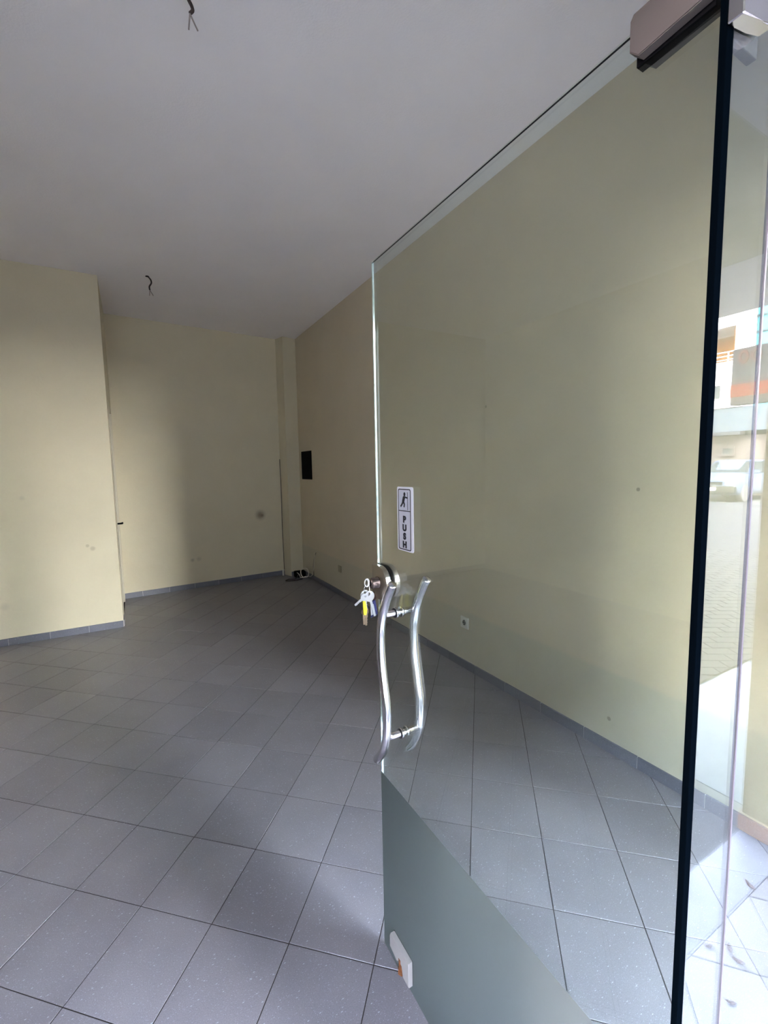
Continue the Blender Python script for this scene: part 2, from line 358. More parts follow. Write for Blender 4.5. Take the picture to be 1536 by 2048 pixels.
# ------------------------------------------------------------------ floor tiles (laid on the diagonal)
U = Vector((.6832, -.6379))*TS; V = Vector((.6621, .7461))*TS; O0 = Vector((-.2208, 5.5478))*TS
def clip(poly, nx, ny, c):
    out = []
    for i in range(len(poly)):
        a, b = poly[i], poly[(i+1) % len(poly)]
        da, db = a[0]*nx+a[1]*ny-c, b[0]*nx+b[1]*ny-c
        if da >= 0: out.append(a)
        if da*db < 0:
            t = da/(da-db); out.append((a[0]+t*(b[0]-a[0]), a[1]+t*(b[1]-a[1])))
    return out
def clip_rect(poly, x0, x1, y0, y1):
    for n_ in ((1, 0, x0), (-1, 0, -x1), (0, 1, y0), (0, -1, -y1)):
        poly = clip(poly, *n_)
        if len(poly) < 3: return []
    return poly
def area(p): return abs(sum(p[i][0]*p[(i+1) % len(p)][1]-p[(i+1) % len(p)][0]*p[i][1] for i in range(len(p))))/2
def tile_bm(bm, poly, zt=0, zb=-.008, ins=.0012):
    cx = sum(p[0] for p in poly)/len(poly); cy = sum(p[1] for p in poly)/len(poly)
    def sh(p, d):
        v = Vector((p[0]-cx, p[1]-cy)); l = v.length
        return (p[0]-v.x/l*d, p[1]-v.y/l*d)
    A = [bm.verts.new((*sh(p, 0), zb)) for p in poly]; B = [bm.verts.new((*sh(p, 0), zt-.001)) for p in poly]; D = [bm.verts.new((*sh(p, ins), zt)) for p in poly]
    n = len(poly); bm.faces.new(D)
    for k in range(n):
        j = (k+1) % n
        bm.faces.new((A[k], A[j], B[j], B[k])); bm.faces.new((B[k], B[j], D[j], D[k]))
floor = Box('floor', M['grout'], (XL, XR, YI, 6.6, -.12, -.0022), kind='structure')
G = .0016
corner = [U*0+(U.normalized()+V.normalized())*G, U-(U.normalized()-V.normalized())*G, U+V-(U.normalized()+V.normalized())*G, V+(U.normalized()-V.normalized())*G]
bm = bmesh.new(); tile_bm(bm, [(c.x, c.y) for c in corner]); bmesh.ops.recalc_face_normals(bm, faces=bm.faces)
tile_me = bpy.data.meshes.new('floor_tile'); bm.to_mesh(tile_me); bm.free(); tile_me.materials.append(M['tile'])
regs = [(XL, XR, YI, PY), (PX, XR, PY, 6.28)]
def seen(c):
    d = Vector((c[0], c[1], -CAM_H)); z = d.dot(fw)
    if z < .25: return None
    x = 768+F_PX*d.dot(rr)/z; y = 1024-F_PX*d.dot(uu)/z
    if not (-150 < x < 1700 and y < 2300): return None
    return 1/z**3
cands = []
for i in range(-26, 30):
    for j in range(-26, 30):
        o2 = O0 + U*i + V*j
        poly = [(o2.x+c.x, o2.y+c.y) for c in corner]
        pieces = [q for q in (clip_rect(poly, *r) for r in regs) if len(q) > 2 and area(q) > 2e-5]
        if not pieces: continue
        full = len(pieces) == 1 and area(pieces[0]) > area(poly)*.9999
        c = o2 + (U+V)/2
        cands.append((seen((c.x, c.y)) or 0, i, j, o2, pieces, full))
cands.sort(key=lambda t: -t[0])
rest = bmesh.new()
for k, (s, i, j, o2, pieces, full) in enumerate(cands):
    dz = random.uniform(-.0003, .0003)
    if s > 0 and k < 295:
        if full: t = link('floor_tile', tile_me, None, floor)
        else:
            bm = bmesh.new()
            for q in pieces: tile_bm(bm, [(p[0]-o2.x, p[1]-o2.y) for p in q])
            t = fin(bm, 'floor_tile', M['tile'], floor)
        t.location = (o2.x, o2.y, dz)
    else:
        for q in pieces: tile_bm(rest, q, dz)
o = fin(rest, 'floor_tiles', M['tile'], floor); o['kind'] = 'stuff'

# ------------------------------------------------------------------ skirting: mortar bed with proud tile pieces
def skirting(name, p0, p1, joints, nrm):
    """p0->p1 along the wall foot, joints = distances from p0, nrm = direction into the room"""
    p0 = Vector((*p0, 0)); p1 = Vector((*p1, 0)); d = (p1-p0); Lh = d.length; d.normalize(); nv = Vector((*nrm, 0))
    def slab(bm, a, b, t0, t1, z0, z1, bev=0):
        b2 = bmesh.new(); bmesh.ops.create_cube(b2, size=1)
        for v in b2.verts:
            v.co = p0 + d*((a+b)/2+v.co.x*(b-a)) + nv*((t0+t1)/2+v.co.y*(t1-t0)) + Vector((0, 0, (z0+z1)/2+v.co.z*(z1-z0)))
        if bev: bmesh.ops.bevel(b2, geom=b2.edges[:], offset=bev, segments=1, affect='EDGES')
        merge(bm, b2)
    bm = bmesh.new(); slab(bm, 0, Lh, -.004, .0065, .001, BB-.001)
    base = fin(bm, name, M['mortar']); base['kind'] = 'structure'
    js = [0]+[j for j in joints if 0 < j < Lh]+[Lh]
    for a, b in zip(js, js[1:]):
        if b-a < .008: continue
        bm = bmesh.new(); slab(bm, a+.0014, b-.0014, -.003, .0095+random.uniform(-.0006, .0006), .0006, BB+random.uniform(-.001, .0015), .001)
        fin(bm, 'skirting_tile', M['skirt'], base)
    return base
y_first = 2.9972 - 9*TS
skirting('baseboard_right', (XR, YF+.02), (XR, 6.13), [y_first+TS*k-(YF+.02) for k in range(22)], (-1, 0))
skirting('baseboard_left', (XL, PY), (PX, PY), [(PX-.2832-TS*k)-XL for k in range(12)][::-1], (0, -1))
bd = Vector((BX1-BX0, BY1-BY0)); bd.normalize()
skirting('baseboard_back', (BX0, BY0), (1.845, BY0+(1.845-BX0)*.078), [.19+TS*k for k in range(8)], (bd.y, -bd.x))
skirting('baseboard_column', (1.895, 6.085), (2.088, 6.13), [], (.227, -.974))
skirting('baseboard_niche', (PX, PY+.01), (PX, 5.19), [.1], (1, 0))

# ------------------------------------------------------------------ glass door
door = thing('glass_door', (DX, YF, 0), 'frameless glass door standing open with curved steel pull handles', 'door'); door['kind'] = 'thing'
GT = .005
bm = bmesh.new(); box(bm, DX-GT, DX+GT, DY0+.001, DY1-.001, .008, DH)
gp = P('glass_pane', bm, M['glass'], door)
# visible edges of the pane
bm = bmesh.new(); box(bm, DX-.0028, DX+.0030, DY1-.0012, DY1+.0006, .008, DH)
P('free_edge', bm, M['edge_bright'], door, label='bright polished free edge of the glass')
bm = bmesh.new(); box(bm, DX-.0012, DX+.0012, DY0, DY1, DH-.0005, DH+.0006)
P('top_edge', bm, M['edge_dark'], door)
bm = bmesh.new(); box(bm, .600, .6145, .2785, .2868, .01, DH, bev=.001)
P('hinge_edge', bm, M['edge_dark'], door, label='thick black-green vertical edge on the hinge side')
bm = bmesh.new(); box(bm, DX-GT, DX+GT, DY0, DY1-.002, .0065, .0082)
P('bottom_edge', bm, M['edge_bright'], door)
bm = bmesh.new(); box(bm, DX-GT-.0008, DX-GT-.0002, DY0+.004, DY1-.001, .010, .587)
P('frosted_film', bm, M['frost'], door, label='frosted film across the bottom of the glass')

# S-shaped pull handle on both faces
prof = [(.953, 1.207), (.968, 1.186), (.990, 1.150), (1.007, 1.112), (1.019, 1.060), (1.0175, .990), (1.005, .920), (.994, .865), (.993, .820), (.998, .775), (1.012, .735), (1.032, .705), (1.054, .680)]
HO = .053
hd = thing('pull_handle', (DX, 1.01, .94), None, None); under(door, hd)
hd.location = (DX, 1.01, .94); hd.matrix_parent_inverse = Matrix.Translation(-Vector(door.location))
def HP(name, bm, m, smooth=True, label=None):
    o = fin(bm, name, m, None, smooth); o.parent = hd; o.matrix_parent_inverse = Matrix.Translation(-Vector(hd.location)); 
    if label: o['label'] = label
    return o
for s in (-1, 1):
    bm = bmesh.new(); path = smooth_path([(DX+s*HO, y, z) for y, z in prof], 7)
    d0 = (path[0]-path[1]).normalized(); d2 = (path[-1]-path[-2]).normalized()
    path = [path[0]+d0*.002]+path+[path[-1]+d2*.003, path[-1]+d2*.006, path[-1]+d2*.0085]
    n_ = len(path)-1
    tube(bm, path, lambda t: .0118*(1 if t < (n_-2.5)/n_ else (.93 if t < (n_-1.5)/n_ else (.74 if t < (n_-.5)/n_ else .35))) if t > .002 else .0108, 28)
    HP('grip_bar', bm, M['steel_pol'])
for y, z in ((1.015, 1.110), (.9955, .775)):
    bm = bmesh.new(); cyl(bm, (DX-HO+.006, y, z), (DX+HO-.006, y, z), .0085, 24)
    HP('standoff', bm, M['steel_pol'])
    for s in (-1, 1):
        bm = bmesh.new(); cyl(bm, (DX+s*(GT+.0006), y, z), (DX+s*(GT+.006), y, z), .0145, 28, bev=.0012); HP('standoff_collar', bm, M['steel'])
    for s in (-1, 1):
        bm = bmesh.new(); cyl(bm, (DX+s*(GT+.0062), y, z), (DX+s*(GT+.0085), y, z), .0128, 28); HP('rubber_washer', bm, M['rubber'])

# lock: two D-shaped plates clamped on the free edge, cylinder knob
LZ = 1.180
lock = thing('door_lock', (DX, 1.09, LZ), None, None); lock.parent = door; lock.matrix_parent_inverse = Matrix.Translation(-Vector(door.location))
def LP(name, bm, m, smooth=False, label=None):
    o = fin(bm, name, m, None, smooth); o.parent = lock; o.matrix_parent_inverse = Matrix.Translation(-Vector(lock.location)); 
    if label: o['label'] = label
    return o
def dshape(k=1.0, n=18):
    pts = [(1.123, LZ-.047*k), (1.123, LZ+.047*k)]
    for i in range(n+1):
        a = PI/2 - PI*i/n
        pts.append((1.088 - .052*k*math.cos(a), LZ+.048*k*math.sin(a)))
    return pts
for s, nm in ((-1, 'outer_plate'), (1, 'inner_plate')):
    bm = bmesh.new(); x0, x1 = sorted((DX+s*(GT+.0025), DX+s*(GT+.0165))); prism(bm, dshape(), 0, x0, x1)
    bmesh.ops.bevel(bm, geom=[e for e in bm.edges if abs((e.verts[0].co-e.verts[1].co).x) < 1e-6], offset=.0016, segments=2, affect='EDGES')
    LP('lock_plate', bm, M['satin'])
    bm = bmesh.new(); x0, x1 = sorted((DX+s*(GT+.0001), DX+s*(GT+.0026))); prism(bm, dshape(.96), 0, x0, x1); LP('gasket', bm, M['rubber'])
bm = bmesh.new(); tube(bm, [(DX-GT-.0165, 1.088, LZ), (DX-GT-.019, 1.088, LZ), (DX-GT-.0205, 1.088, LZ), (DX-GT-.035, 1.088, LZ), (DX-GT-.0385, 1.088, LZ), (DX-GT-.0395, 1.088, LZ)],
    lambda t: [.0172, .0172, .0150, .0158, .0142, .0100][round(t*5)], 32)
LP('lock_cylinder', bm, M['knob'], True, 'round keyed knob of the lock')
bm = bmesh.new(); cyl(bm, (DX-GT-.0396, 1.088, LZ), (DX-GT-.0403, 1.088, LZ), .007, 20); LP('keyway', bm, M['dark'])

# bottom patch with rusty bolt, top patch, both clamping the glass
def patch(nm, label, y0, y1, z0, z1, m, notch):
    pt = thing(nm, (DX, (y0+y1)/2, z0), None, None); pt.parent = door; pt.matrix_parent_inverse = Matrix.Translation(-Vector(door.location)); pt['label'] = label
    def Q(name, bm, mm):
        o = fin(bm, name, mm, None); o.parent = pt; o.matrix_parent_inverse = Matrix.Translation(-Vector(pt.location)); return o
    for s in (-1, 1):
        if notch: poly = [(y0, z0), (y0, z1), (y1-.006, z1), (y1, z1-.012), (y1, z0+.028), (y1-.04, z0+.018), (y1-.052, z0+.034), (y1-.068, z0+.030), (y1-.073, z0)]
        else: poly = [(y0, z0+.004), (y0, z1), (y1-.004, z1), (y1, z1-.006), (y1, z0+.012), (y1-.012, z0)]
        x0, x1 = sorted((DX+s*(GT+.0018), DX+s*(GT+.0155)))
        bm = bmesh.new(); prism(bm, poly, 0, x0, x1)
        bmesh.ops.bevel(bm, geom=[e for e in bm.edges if abs((e.verts[0].co-e.verts[1].co).x) < 1e-6], offset=.0012, segments=2, affect='EDGES')
        Q('cover_plate', bm, m)
    bm = bmesh.new(); box(bm, DX-GT-.0017, DX+GT+.0017, y0+.001, y1-.002, z0-.002 if not notch else z0+.001, z1-.002); Q('gasket', bm, M['dark'])
    if notch:
        bm = bmesh.new(); cyl(bm, (DX-GT-.009, y1-.056, z0-.002), (DX-GT-.009, y1-.056, z0+.040), .0085, 14)
        cyl(bm, (DX-GT-.009, y1-.056, z0-.006), (DX-GT-.009, y1-.056, z0+.006), .0115, 6); Q('bolt', bm, M['rust'])
patch('bottom_patch', 'pale metal patch fitting with a rusty bolt at the bottom of the glass', .955, 1.060, .040, .116, M['patch_pale'], True)
patch('top_patch', 'taupe metal pivot patch fitting at the top of the glass', YF+.012, .385, 2.012, 2.066, M['taupe'], False)

# PUSH sticker
ST = thing('push_sticker', (DX-GT, .963, 1.37), None, None); ST.parent = door; ST.matrix_parent_inverse = Matrix.Translation(-Vector(door.location)); ST['label'] = 'white vertical sticker reading PUSH with a figure pushing a door'
def SP(name, bm, m):
    o = fin(bm, name, m, None); o.parent = ST; o.matrix_parent_inverse = Matrix.Translation(-Vector(ST.location)); return o
SX = DX-GT-.0004; SY, SZ, SW, SH = .9625, 1.370, .0775, .166     # centre, width, height; right on the sticker is -Y
def sp(u, v): return (SY - (u-.5)*SW, SZ + (v-.5)*SH)         # u to the right as read, v up
def rrect(u0, u1, v0, v1, r, n=5):
    c = [(u1, v1, 0), (u0, v1, 1), (u0, v0, 2), (u1, v0, 3)]; out = []
    ru, rv = r/SW, r/SH
    for u, v, q in c:
        cu = u-ru if u == u1 else u+ru; cv = v-rv if v == v1 else v+rv
        for i in range(n+1):
            a = q*PI/2 + PI/2*i/n; out.append(sp(cu+ru*math.cos(a), cv+rv*math.sin(a)))
    return out
bm = bmesh.new(); prism(bm, rrect(0, 1, 0, 1, .006), 0, SX-.0004, SX); SP('sticker_base', bm, M['sticker'])
bm = bmesh.new(); prism(bm, rrect(.10, .82, .03, .955, .004), 0, SX-.0006, SX-.00035); SP('sticker_field', bm, M['sticker_in'])
bm = bmesh.new(); disc_prism(bm, rrect(.075, .845, .018, .968, .0055), rrect(.11, .81, .033, .953, .0035), 0, SX-.0009, SX-.0003)
def bar(bm, u0, v0, u1, v1, w):
    a = Vector(sp(u0, v0)); b = Vector(sp(u1, v1)); d = (b-a).normalized(); q = Vector((-d.y, d.x))*w*.62
    prism(bm, [tuple(a+q), tuple(b+q), tuple(b-q), tuple(a-q)], 0, SX-.0009, SX-.0005)
bar(bm, .09, .628, .83, .628, .0018); SP('printed_frame', bm, M['ink'])
bm = bmesh.new()
bar(bm, .66, .645, .66, .92, .0016)                                # door line
bar(bm, .44, .835, .38, .76, .0085); bar(bm, .46, .845, .44, .83, .0085)     # torso
bar(bm, .455, .846, .65, .832, .0032)                             # arm
bar(bm, .40, .765, .47, .735, .0048); bar(bm, .47, .74, .44, .685, .0042)    # front leg
bar(bm, .37, .765, .31, .725, .0048); bar(bm, .32, .73, .225, .69, .0042)   # rear leg
c = sp(.475, .885); prism(bm, [(c[0]+.0046*math.cos(a), c[1]+.0056*math.sin(a)) for a in [2*PI*k/14 for k in range(14)]], 0, SX-.0009, SX-.0005)
SP('pictogram', bm, M['ink'])
for ch, v in (('P', .452), ('U', .320), ('S', .188), ('H', .058)):
    cu = bpy.data.curves.new('letter', 'FONT'); cu.body = ch; cu.size = .0222; cu.align_x = 'CENTER'; cu.align_y = 'BOTTOM_BASELINE'; cu.extrude = .0002; cu.offset = .0015
    y, z = sp(.455, v)
    tmp = bpy.data.objects.new('letter', cu); C.objects.link(tmp)
    dg = bpy.context.evaluated_depsgraph_get(); dg.update()
    me = bpy.data.meshes.new_from_object(tmp.evaluated_get(dg)); bpy.data.objects.remove(tmp)
    # letter plane: right = -Y, up = +Z, facing -X
    me.transform(Matrix(((0, 0, -1, SX-.0009), (-1.18, 0, 0, y), (0, 1, 0, z), (0, 0, 0, 1))))
    me.materials.clear(); me.materials.append(M['ink'])
    o = link('letter', me, None, None); o.parent = ST; o.matrix_parent_inverse = Matrix.Translation(-Vector(ST.location))

# ------------------------------------------------------------------ keys hanging in the lock
KY = 1.088
keys = thing('key_bunch', (.556, KY, 1.165), 'bunch of keys hanging from the lock of the glass door', 'keys')
def key(cx, cz, ang, ln, m, hr=.0125, dy=0, cover=False):
    """head centred at cx,cz; blade points along ang (0 = straight down)"""
    d = Vector((math.sin(ang), 0, -math.cos(ang))); q = Vector((math.cos(ang), 0, math.sin(ang)))
    def W2(a, b): v = Vector((cx, 0, cz)) + d*a + q*b; return (v.x, v.z)
    n = 22; bm = bmesh.new()
    outer = [W2(hr*(-math.cos(2*PI*k/n))*1.0, hr*math.sin(2*PI*k/n)) for k in range(n)]
    inner = [W2(-.45*hr + hr*.30*(-math.cos(2*PI*k/n)), hr*.30*math.sin(2*PI*k/n)) for k in range(n)]
    y = KY+dy; disc_prism(bm, outer, inner, 1, y-.0012, y+.0012)
    w = .0038; L0 = hr*.9; teeth = []
    st = 6
    for k in range(st):
        a = L0+ln*(.3+.7*k/st); teeth += [W2(a, w-(.0018 if k % 2 else .0004)), W2(a+ln*.7/st*.6, w-(.0004 if k % 2 else .002))]
    prism(bm, [W2(L0, -w), W2(L0, w)] + teeth + [W2(L0+ln, w*.3), W2(L0+ln, -w*.6), W2(L0+ln*.97, -w)], 1, y-.0009, y+.0009)
    return bm
P('key', key(.540, 1.146, -.98, .024, M['key'], .0105, -.006), M['key'], keys, label='small white metal key sticking out to the left')
P('key', key(.5585, 1.1455, .28, .048, M['key'], .0155, -.003), M['key'], keys, label='long bright key')
P('key', key(.548, 1.149, .10, .030, M['key'], .0145, .003), M['key'], keys)
P('key', key(.545, 1.101, .02, .030, M['brass'], .0085, .006), M['brass'], keys, label='dull brass key')
P('key', key(.555, 1.100, -.03, .034, M['brass'], .0085, .010), M['brass'], keys, label='dull brass key')
bm = bmesh.new(); prism(bm, [(.539, 1.136), (.546, 1.137), (.5525, 1.108), (.549, 1.092), (.541, 1.094)], 1, KY-.002, KY+.002); bmesh.ops.bevel(bm, geom=bm.edges[:], offset=.0008, segments=1, affect='EDGES')
P('key_tag', bm, M['yellow'], keys, label='yellow tag')
bm = bmesh.new(); prism(bm, [(.5665, 1.128), (.5800, 1.131), (.587, 1.088), (.564, 1.080)], 1, KY+.001, KY+.0045); bmesh.ops.bevel(bm, geom=bm.edges[:], offset=.001, segments=1, affect='EDGES')
P('key_tag', bm, M['blue'], keys, label='dark blue tag')
bm = bmesh.new(); prism(bm, [(.5625, 1.118), (.5725, 1.120), (.5785, 1.090), (.573, 1.0925), (.570, 1.090), (.564, 1.088)], 1, KY-.0012, KY+.0006)
P('key_tag', bm, M['key'], keys, label='bright folded metal tag in front of the blue one')
bm = bmesh.new(); prism(bm, [(.5720, 1.150), (.5800, 1.153), (.586, 1.132), (.577, 1.127)], 1, KY+.006, KY+.009); P('key_tag', bm, M['brown'], keys, label='dark brown tag')
# key standing in the cylinder, with the ring through its head
bm = bmesh.new(); n = 20
disc_prism(bm, [(.5535+.0085*math.cos(a), LZ+.004+.0125*math.sin(a)) for a in [2*PI*k/n for k in range(n)]], [(.552+.0045*math.cos(a), LZ+.004+.0085*math.sin(a)) for a in [2*PI*k/n for k in range(n)]], 1, KY-.0012, KY+.0012)
box(bm, .5602, .5640, KY-.0010, KY+.0010, LZ-.0035, LZ+.0035)
P('key', bm, M['steel'], keys, label='key pushed into the lock cylinder')
bm = bmesh.new(); tube(bm, [(.553+.0085*math.sin(a), KY+.0015*math.sin(2*a), 1.1668+.0125*math.cos(a)) for a in [2*PI*k/28 for k in range(29)]], .0008, 8, cap=False)
P('ring', bm, M['steel_pol'], keys, True)

# ------------------------------------------------------------------ fixed shop front panes (structure)
YG0, YG1 = .2795, .2825
def pane(nm, x0, x1, z0, z1, fr=True):
    o = Box(nm, M['glass2'], (x0, x1, YG0, YG1, z0, z1), kind='structure')
    if fr:
        f = Box('frosted_film', M['frost'], (x0+.001, x1-.001, YG1+.0003, YG1+.001, z0+.004, .60), o)
    return o
pane('window_1', .6165, .7225, .004, 2.065, False)
pane('window_2', .7265, XR-.004, .004, 2.595, False)
wall('wall_light_block', M['cream'], (XL, -1.25, YF, YF+.1, 0, HL))  # added wall out of view, cuts the light entering from the left
pane('window_3', -1.245, -.246, .004, 2.595)
pane('window_4', -.24, .7225, 2.075, 2.595, False)
jm = pbr('clear_silicone_joint', (.10, .09, .11), .35, metal=0)
Box('trim_2', jm, (.7228, .7262, YG0-.0012, YG1, .004, 2.595), kind='structure')
br = thing('glass_bracket', (.65, YF, 1.98), 'grey steel bracket holding the fixed panes above the door hinge', 'bracket')
bm = bmesh.new(); prism(bm, [(.597, 1.975), (.597, 2.12), (.700, 2.12), (.700, 2.035), (.668, 1.992), (.640, 1.985)], 1, .262, .2783)
bmesh.ops.bevel(bm, geom=bm.edges[:], offset=.0015, segments=1, affect='EDGES'); P('cover_plate', bm, M['steel'], br)
bm = bmesh.new(); box(bm, .632, .70, .2905, .302, 1.99, 2.12, bev=.0015); P('back_plate', bm, M['taupe'], br)
bm = bmesh.new(); cyl(bm, (.66, .2615, 2.07), (.66, .2595, 2.07), .009, 20); P('screw_cap', bm, M['dark'], br)

# ------------------------------------------------------------------ small fittings in the room
# electrical panel (black opening with cover) on the right wall
ep = thing('electrical_panel', (XR, 5.8, 1.38), 'black electrical distribution panel high on the right wall near the corner', 'electrical panel')
bm = bmesh.new(); box(bm, XR-.012, XR-.0005, 5.64, 5.99, 1.385, 1.745, bev=.003); P('panel_box', bm, M['dark'], ep)
bm = bmesh.new(); disc_prism(bm, [(5.63, 1.375), (6.0, 1.375), (6.0, 1.755), (5.63, 1.755)], [(5.645, 1.39), (5.985, 1.39), (5.985, 1.74), (5.645, 1.74)], 0, XR-.015, XR-.002)
P('panel_frame', bm, M['dark'], ep)
def socket(nm, label, y, z, s, m, holes=True):
    t = thing(nm, (XR, y, z), label, 'socket')
    bm = bmesh.new(); box(bm, XR-.009, XR-.0005, y-s/2, y+s/2, z-s/2, z+s/2, bev=.003); P('cover_plate', bm, m, t)
    if holes:
        n = 26; bm = bmesh.new()
        disc_prism(bm, [(y+.024*math.cos(a), z+.024*math.sin(a)) for a in [2*PI*k/n for k in range(n)]], [(y+.020*math.cos(a), z+.020*math.sin(a)) for a in [2*PI*k/n for k in range(n)]], 0, XR-.0115, XR-.0085); P('socket_rim', bm, m, t)
        bm = bmesh.new(); cyl(bm, (XR-.0095, y, z), (XR-.0088, y, z), .0195, 26); P('socket_well', bm, pbr('grey_socket_well', (.30, .29, .25), .6), t)
        bm = bmesh.new()
        for d in (-.0095, .0095): cyl(bm, (XR-.0096, y+d, z), (XR-.0105, y+d, z), .0042, 12)
        box(bm, XR-.0112, XR-.0095, y-.003, y+.003, z+.012, z+.019); box(bm, XR-.0112, XR-.0095, y-.003, y+.003, z-.019, z-.012)
        P('contact_hole', bm, M['dark'], t)
    return t
socket('wall_socket', 'cream round-hole wall socket low on the right wall seen through the glass', 2.515, .353, .086, M['white_pl'])
socket('blank_socket', 'small dull blank wall plate low on the right wall near the corner', 4.80, .325, .08, pbr('dull_beige_plastic', (.36, .32, .22), .6), False)
# coiled white cable and dark clutter at the column foot
cc = thing('cable_coil', (2.0, 5.85, 0), 'loose coil of white cable on the floor at the foot of the column', 'cable')
bm = bmesh.new(); pts = []
for k in range(70):
    a = 2*PI*k/30; pts.append((2.005+.055*math.cos(a)+.003*k/35, 5.84+.03*math.sin(a), .085+.062*math.sin(a)+.006*math.sin(3*a)))
tube(bm, pts, .0055, 8); P('coil', bm, M['cable_wh'], cc, True)
bm = bmesh.new(); tube(bm, smooth_path([(2.03, 5.85, .03), (1.96, 5.86, .02), (1.93, 5.84, .07), (1.90, 5.85, .1)], 8), .005, 8); tube(bm, smooth_path([(2.04, 5.84, .05), (2.06, 5.76, .04), (2.077, 5.70, .10), (2.082, 5.66, .25), (2.083, 5.60, .40)], 10), .0035, 8)
P('loose_end', bm, M['cable_wh'], cc, True)
dk = thing('cable_box', (1.95, 5.9, 0), 'dark heap of cable and junction box in the back right corner', 'junction box')
bm = bmesh.new(); box(bm, 1.915, 2.06, 5.93, 6.04, 0.001, .085, bev=.01); P('box_body', bm, M['dark'], dk)
bm = bmesh.new(); tube(bm, smooth_path([(1.95, 5.92, .06), (1.88, 5.86, .012), (1.80, 5.9, .008), (1.74, 5.84, .008), (1.86, 5.79, .008), (1.97, 5.83, .008)], 8), .007, 8); P('lead', bm, M['cable_dk'], dk, True)
# dark cables climbing the wall
bm = bmesh.new(); tube(bm, smooth_path([(XR-.004, 5.69, .065), (XR-.004, 5.70, .2), (XR-.004, 5.64, .33), (XR-.004, 5.58, .40)], 8), .0035, 8)
o = fin(bm, 'wall_cable', M['cable_dk'], smooth=True); settags(o, 'thin dark cable climbing the right wall above the white coil', 'cable')
bm = bmesh.new(); tube(bm, smooth_path([(1.842, 6.243, .075), (1.838, 6.242, .7), (1.842, 6.243, 1.2), (1.838, 6.242, 1.66)], 8), .004, 8)
o = fin(bm, 'corner_cable', M['cable_dk'], smooth=True); settags(o, 'thin dark vertical cable where the back wall meets the column', 'cable')
bm = bmesh.new(); cyl(bm, (1.812, 6.205, .0), (1.812, 6.205, .085), .011, 14); 
o = fin(bm, 'pipe_stub', M['white_pl'], smooth=False); settags(o, 'short white pipe stub at the end of the back skirting', 'pipe')
# ceiling wires
def ceiling_wire(x, y, label, pts, far):
    t = thing('ceiling_wire', (x, y, HC), label, 'wire', 'bare light wires left in the ceiling')
    bm = bmesh.new(); n = 16; rim = [(x+.016*math.cos(a)*(1+.15*math.sin(3*a)), y+.016*math.sin(a)) for a in [2*PI*k/n for k in range(n)]]
    prism(bm, rim, 2, HC-.003, HC-.0002); P('ceiling_hole', bm, M['dark'], t)
    bm = bmesh.new(); tube(bm, smooth_path([(x+a, y+b, HC+c) for a, b, c in pts], 6), .0065, 8); P('lead', bm, M['cable_dk'], t, True)
    e = pts[-1]
    for k, (dx, dy) in enumerate(((.02, .004), (-.004, .012))):
        bm = bmesh.new(); tube(bm, smooth_path([(x+e[0], y+e[1], HC+e[2]), (x+e[0]+dx*.6, y+e[1]+dy, HC+e[2]-.02), (x+e[0]+dx*1.3, y+e[1]+dy*1.4, HC+e[2]-.045)], 5), .003, 7); P('bare_end', bm, M['copper'], t, True)
ceiling_wire(.245, 4.80, 'dark electric wire hanging from the ceiling near the dark niche', [(0, 0, .002), (.025, 0, -.025), (.03, 0, -.055), (.012, 0, -.09), (.014, 0, -.12)], True)
ceiling_wire(.295, 1.97, 'dark electric wire hanging from the ceiling at the top edge, above the room middle', [(0, 0, .002), (.006, .0, -.025), (.017, .0, -.045), (.020, 0, -.06), (.010, 0, -.074)], False)

# ------------------------------------------------------------------ outdoors
M['sill'] = pbr('grey_stone_sill', (.17, .17, .19), .35, spec=.15, var=.15, vscale=7)
Box('sill', M['sill'], (XL, XR, YO, YI, -.12, .002), bev=.002, kind='structure')
M['bounce_strip'] = pbr('bounce_strip_concrete', (.075, .073, .072), .9, spec=.05, var=.08, vscale=2)
Box('bounce_strip', M['bounce_strip'], (-7, 2.25, -8, -.205, -.13, -.0035), kind='structure')  # unseen lighter ground added before the shop to bounce light onto the ceiling
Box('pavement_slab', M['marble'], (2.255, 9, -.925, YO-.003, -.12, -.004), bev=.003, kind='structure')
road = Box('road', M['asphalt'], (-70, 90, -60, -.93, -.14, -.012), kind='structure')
# interlocking pavers as separate stones where the reflection shows them
n_p = 0; pbase = bmesh.new(); pa, pb_ = .235, .118
th = math.radians(32); eu = Vector((math.cos(th), math.sin(th))); ev = Vector((-math.sin(th), math.cos(th)))
stones = []
for j in range(-90, 90):
    for i in range(-60, 60):
        o2 = Vector((5.2, -2.4)) + eu*((i+.5*(j % 2))*pa) + ev*(j*pb_)
        poly = [tuple(o2+eu*a+ev*b) for a, b in ((.006, .006), (pa-.006, .006), (pa-.006, pb_-.006), (.006, pb_-.006))]
        poly = clip_rect(poly, 2.5, 8.8, -4.4, -.94)
        if len(poly) < 3 or area(poly) < .002: continue
        c = o2+eu*pa/2+ev*pb_/2
        vd = Vector((c.x, 2*.28-c.y))
        az = math.degrees(math.atan2(vd.x, vd.y))
        if 62 < az < 73: stones.append((vd.length, o2, poly))
stones.sort(key=lambda s: s[0])
for k, (dist, o2, poly) in enumerate(stones[:290]):
    bm = bmesh.new(); tile_bm(bm, [(p[0]-o2.x, p[1]-o2.y) for p in poly], .0, -.012, .004)
    s = fin(bm, 'paver', M['paver'], road); s.location = (o2.x, o2.y, random.uniform(-.001, .001))
for k, (dist, o2, poly) in enumerate(stones[290:]): tile_bm(pbase, poly, 0, -.012, .004)
if len(pbase.verts):
    o = fin(pbase, 'pavers', M['paver'], road); o['kind'] = 'stuff'
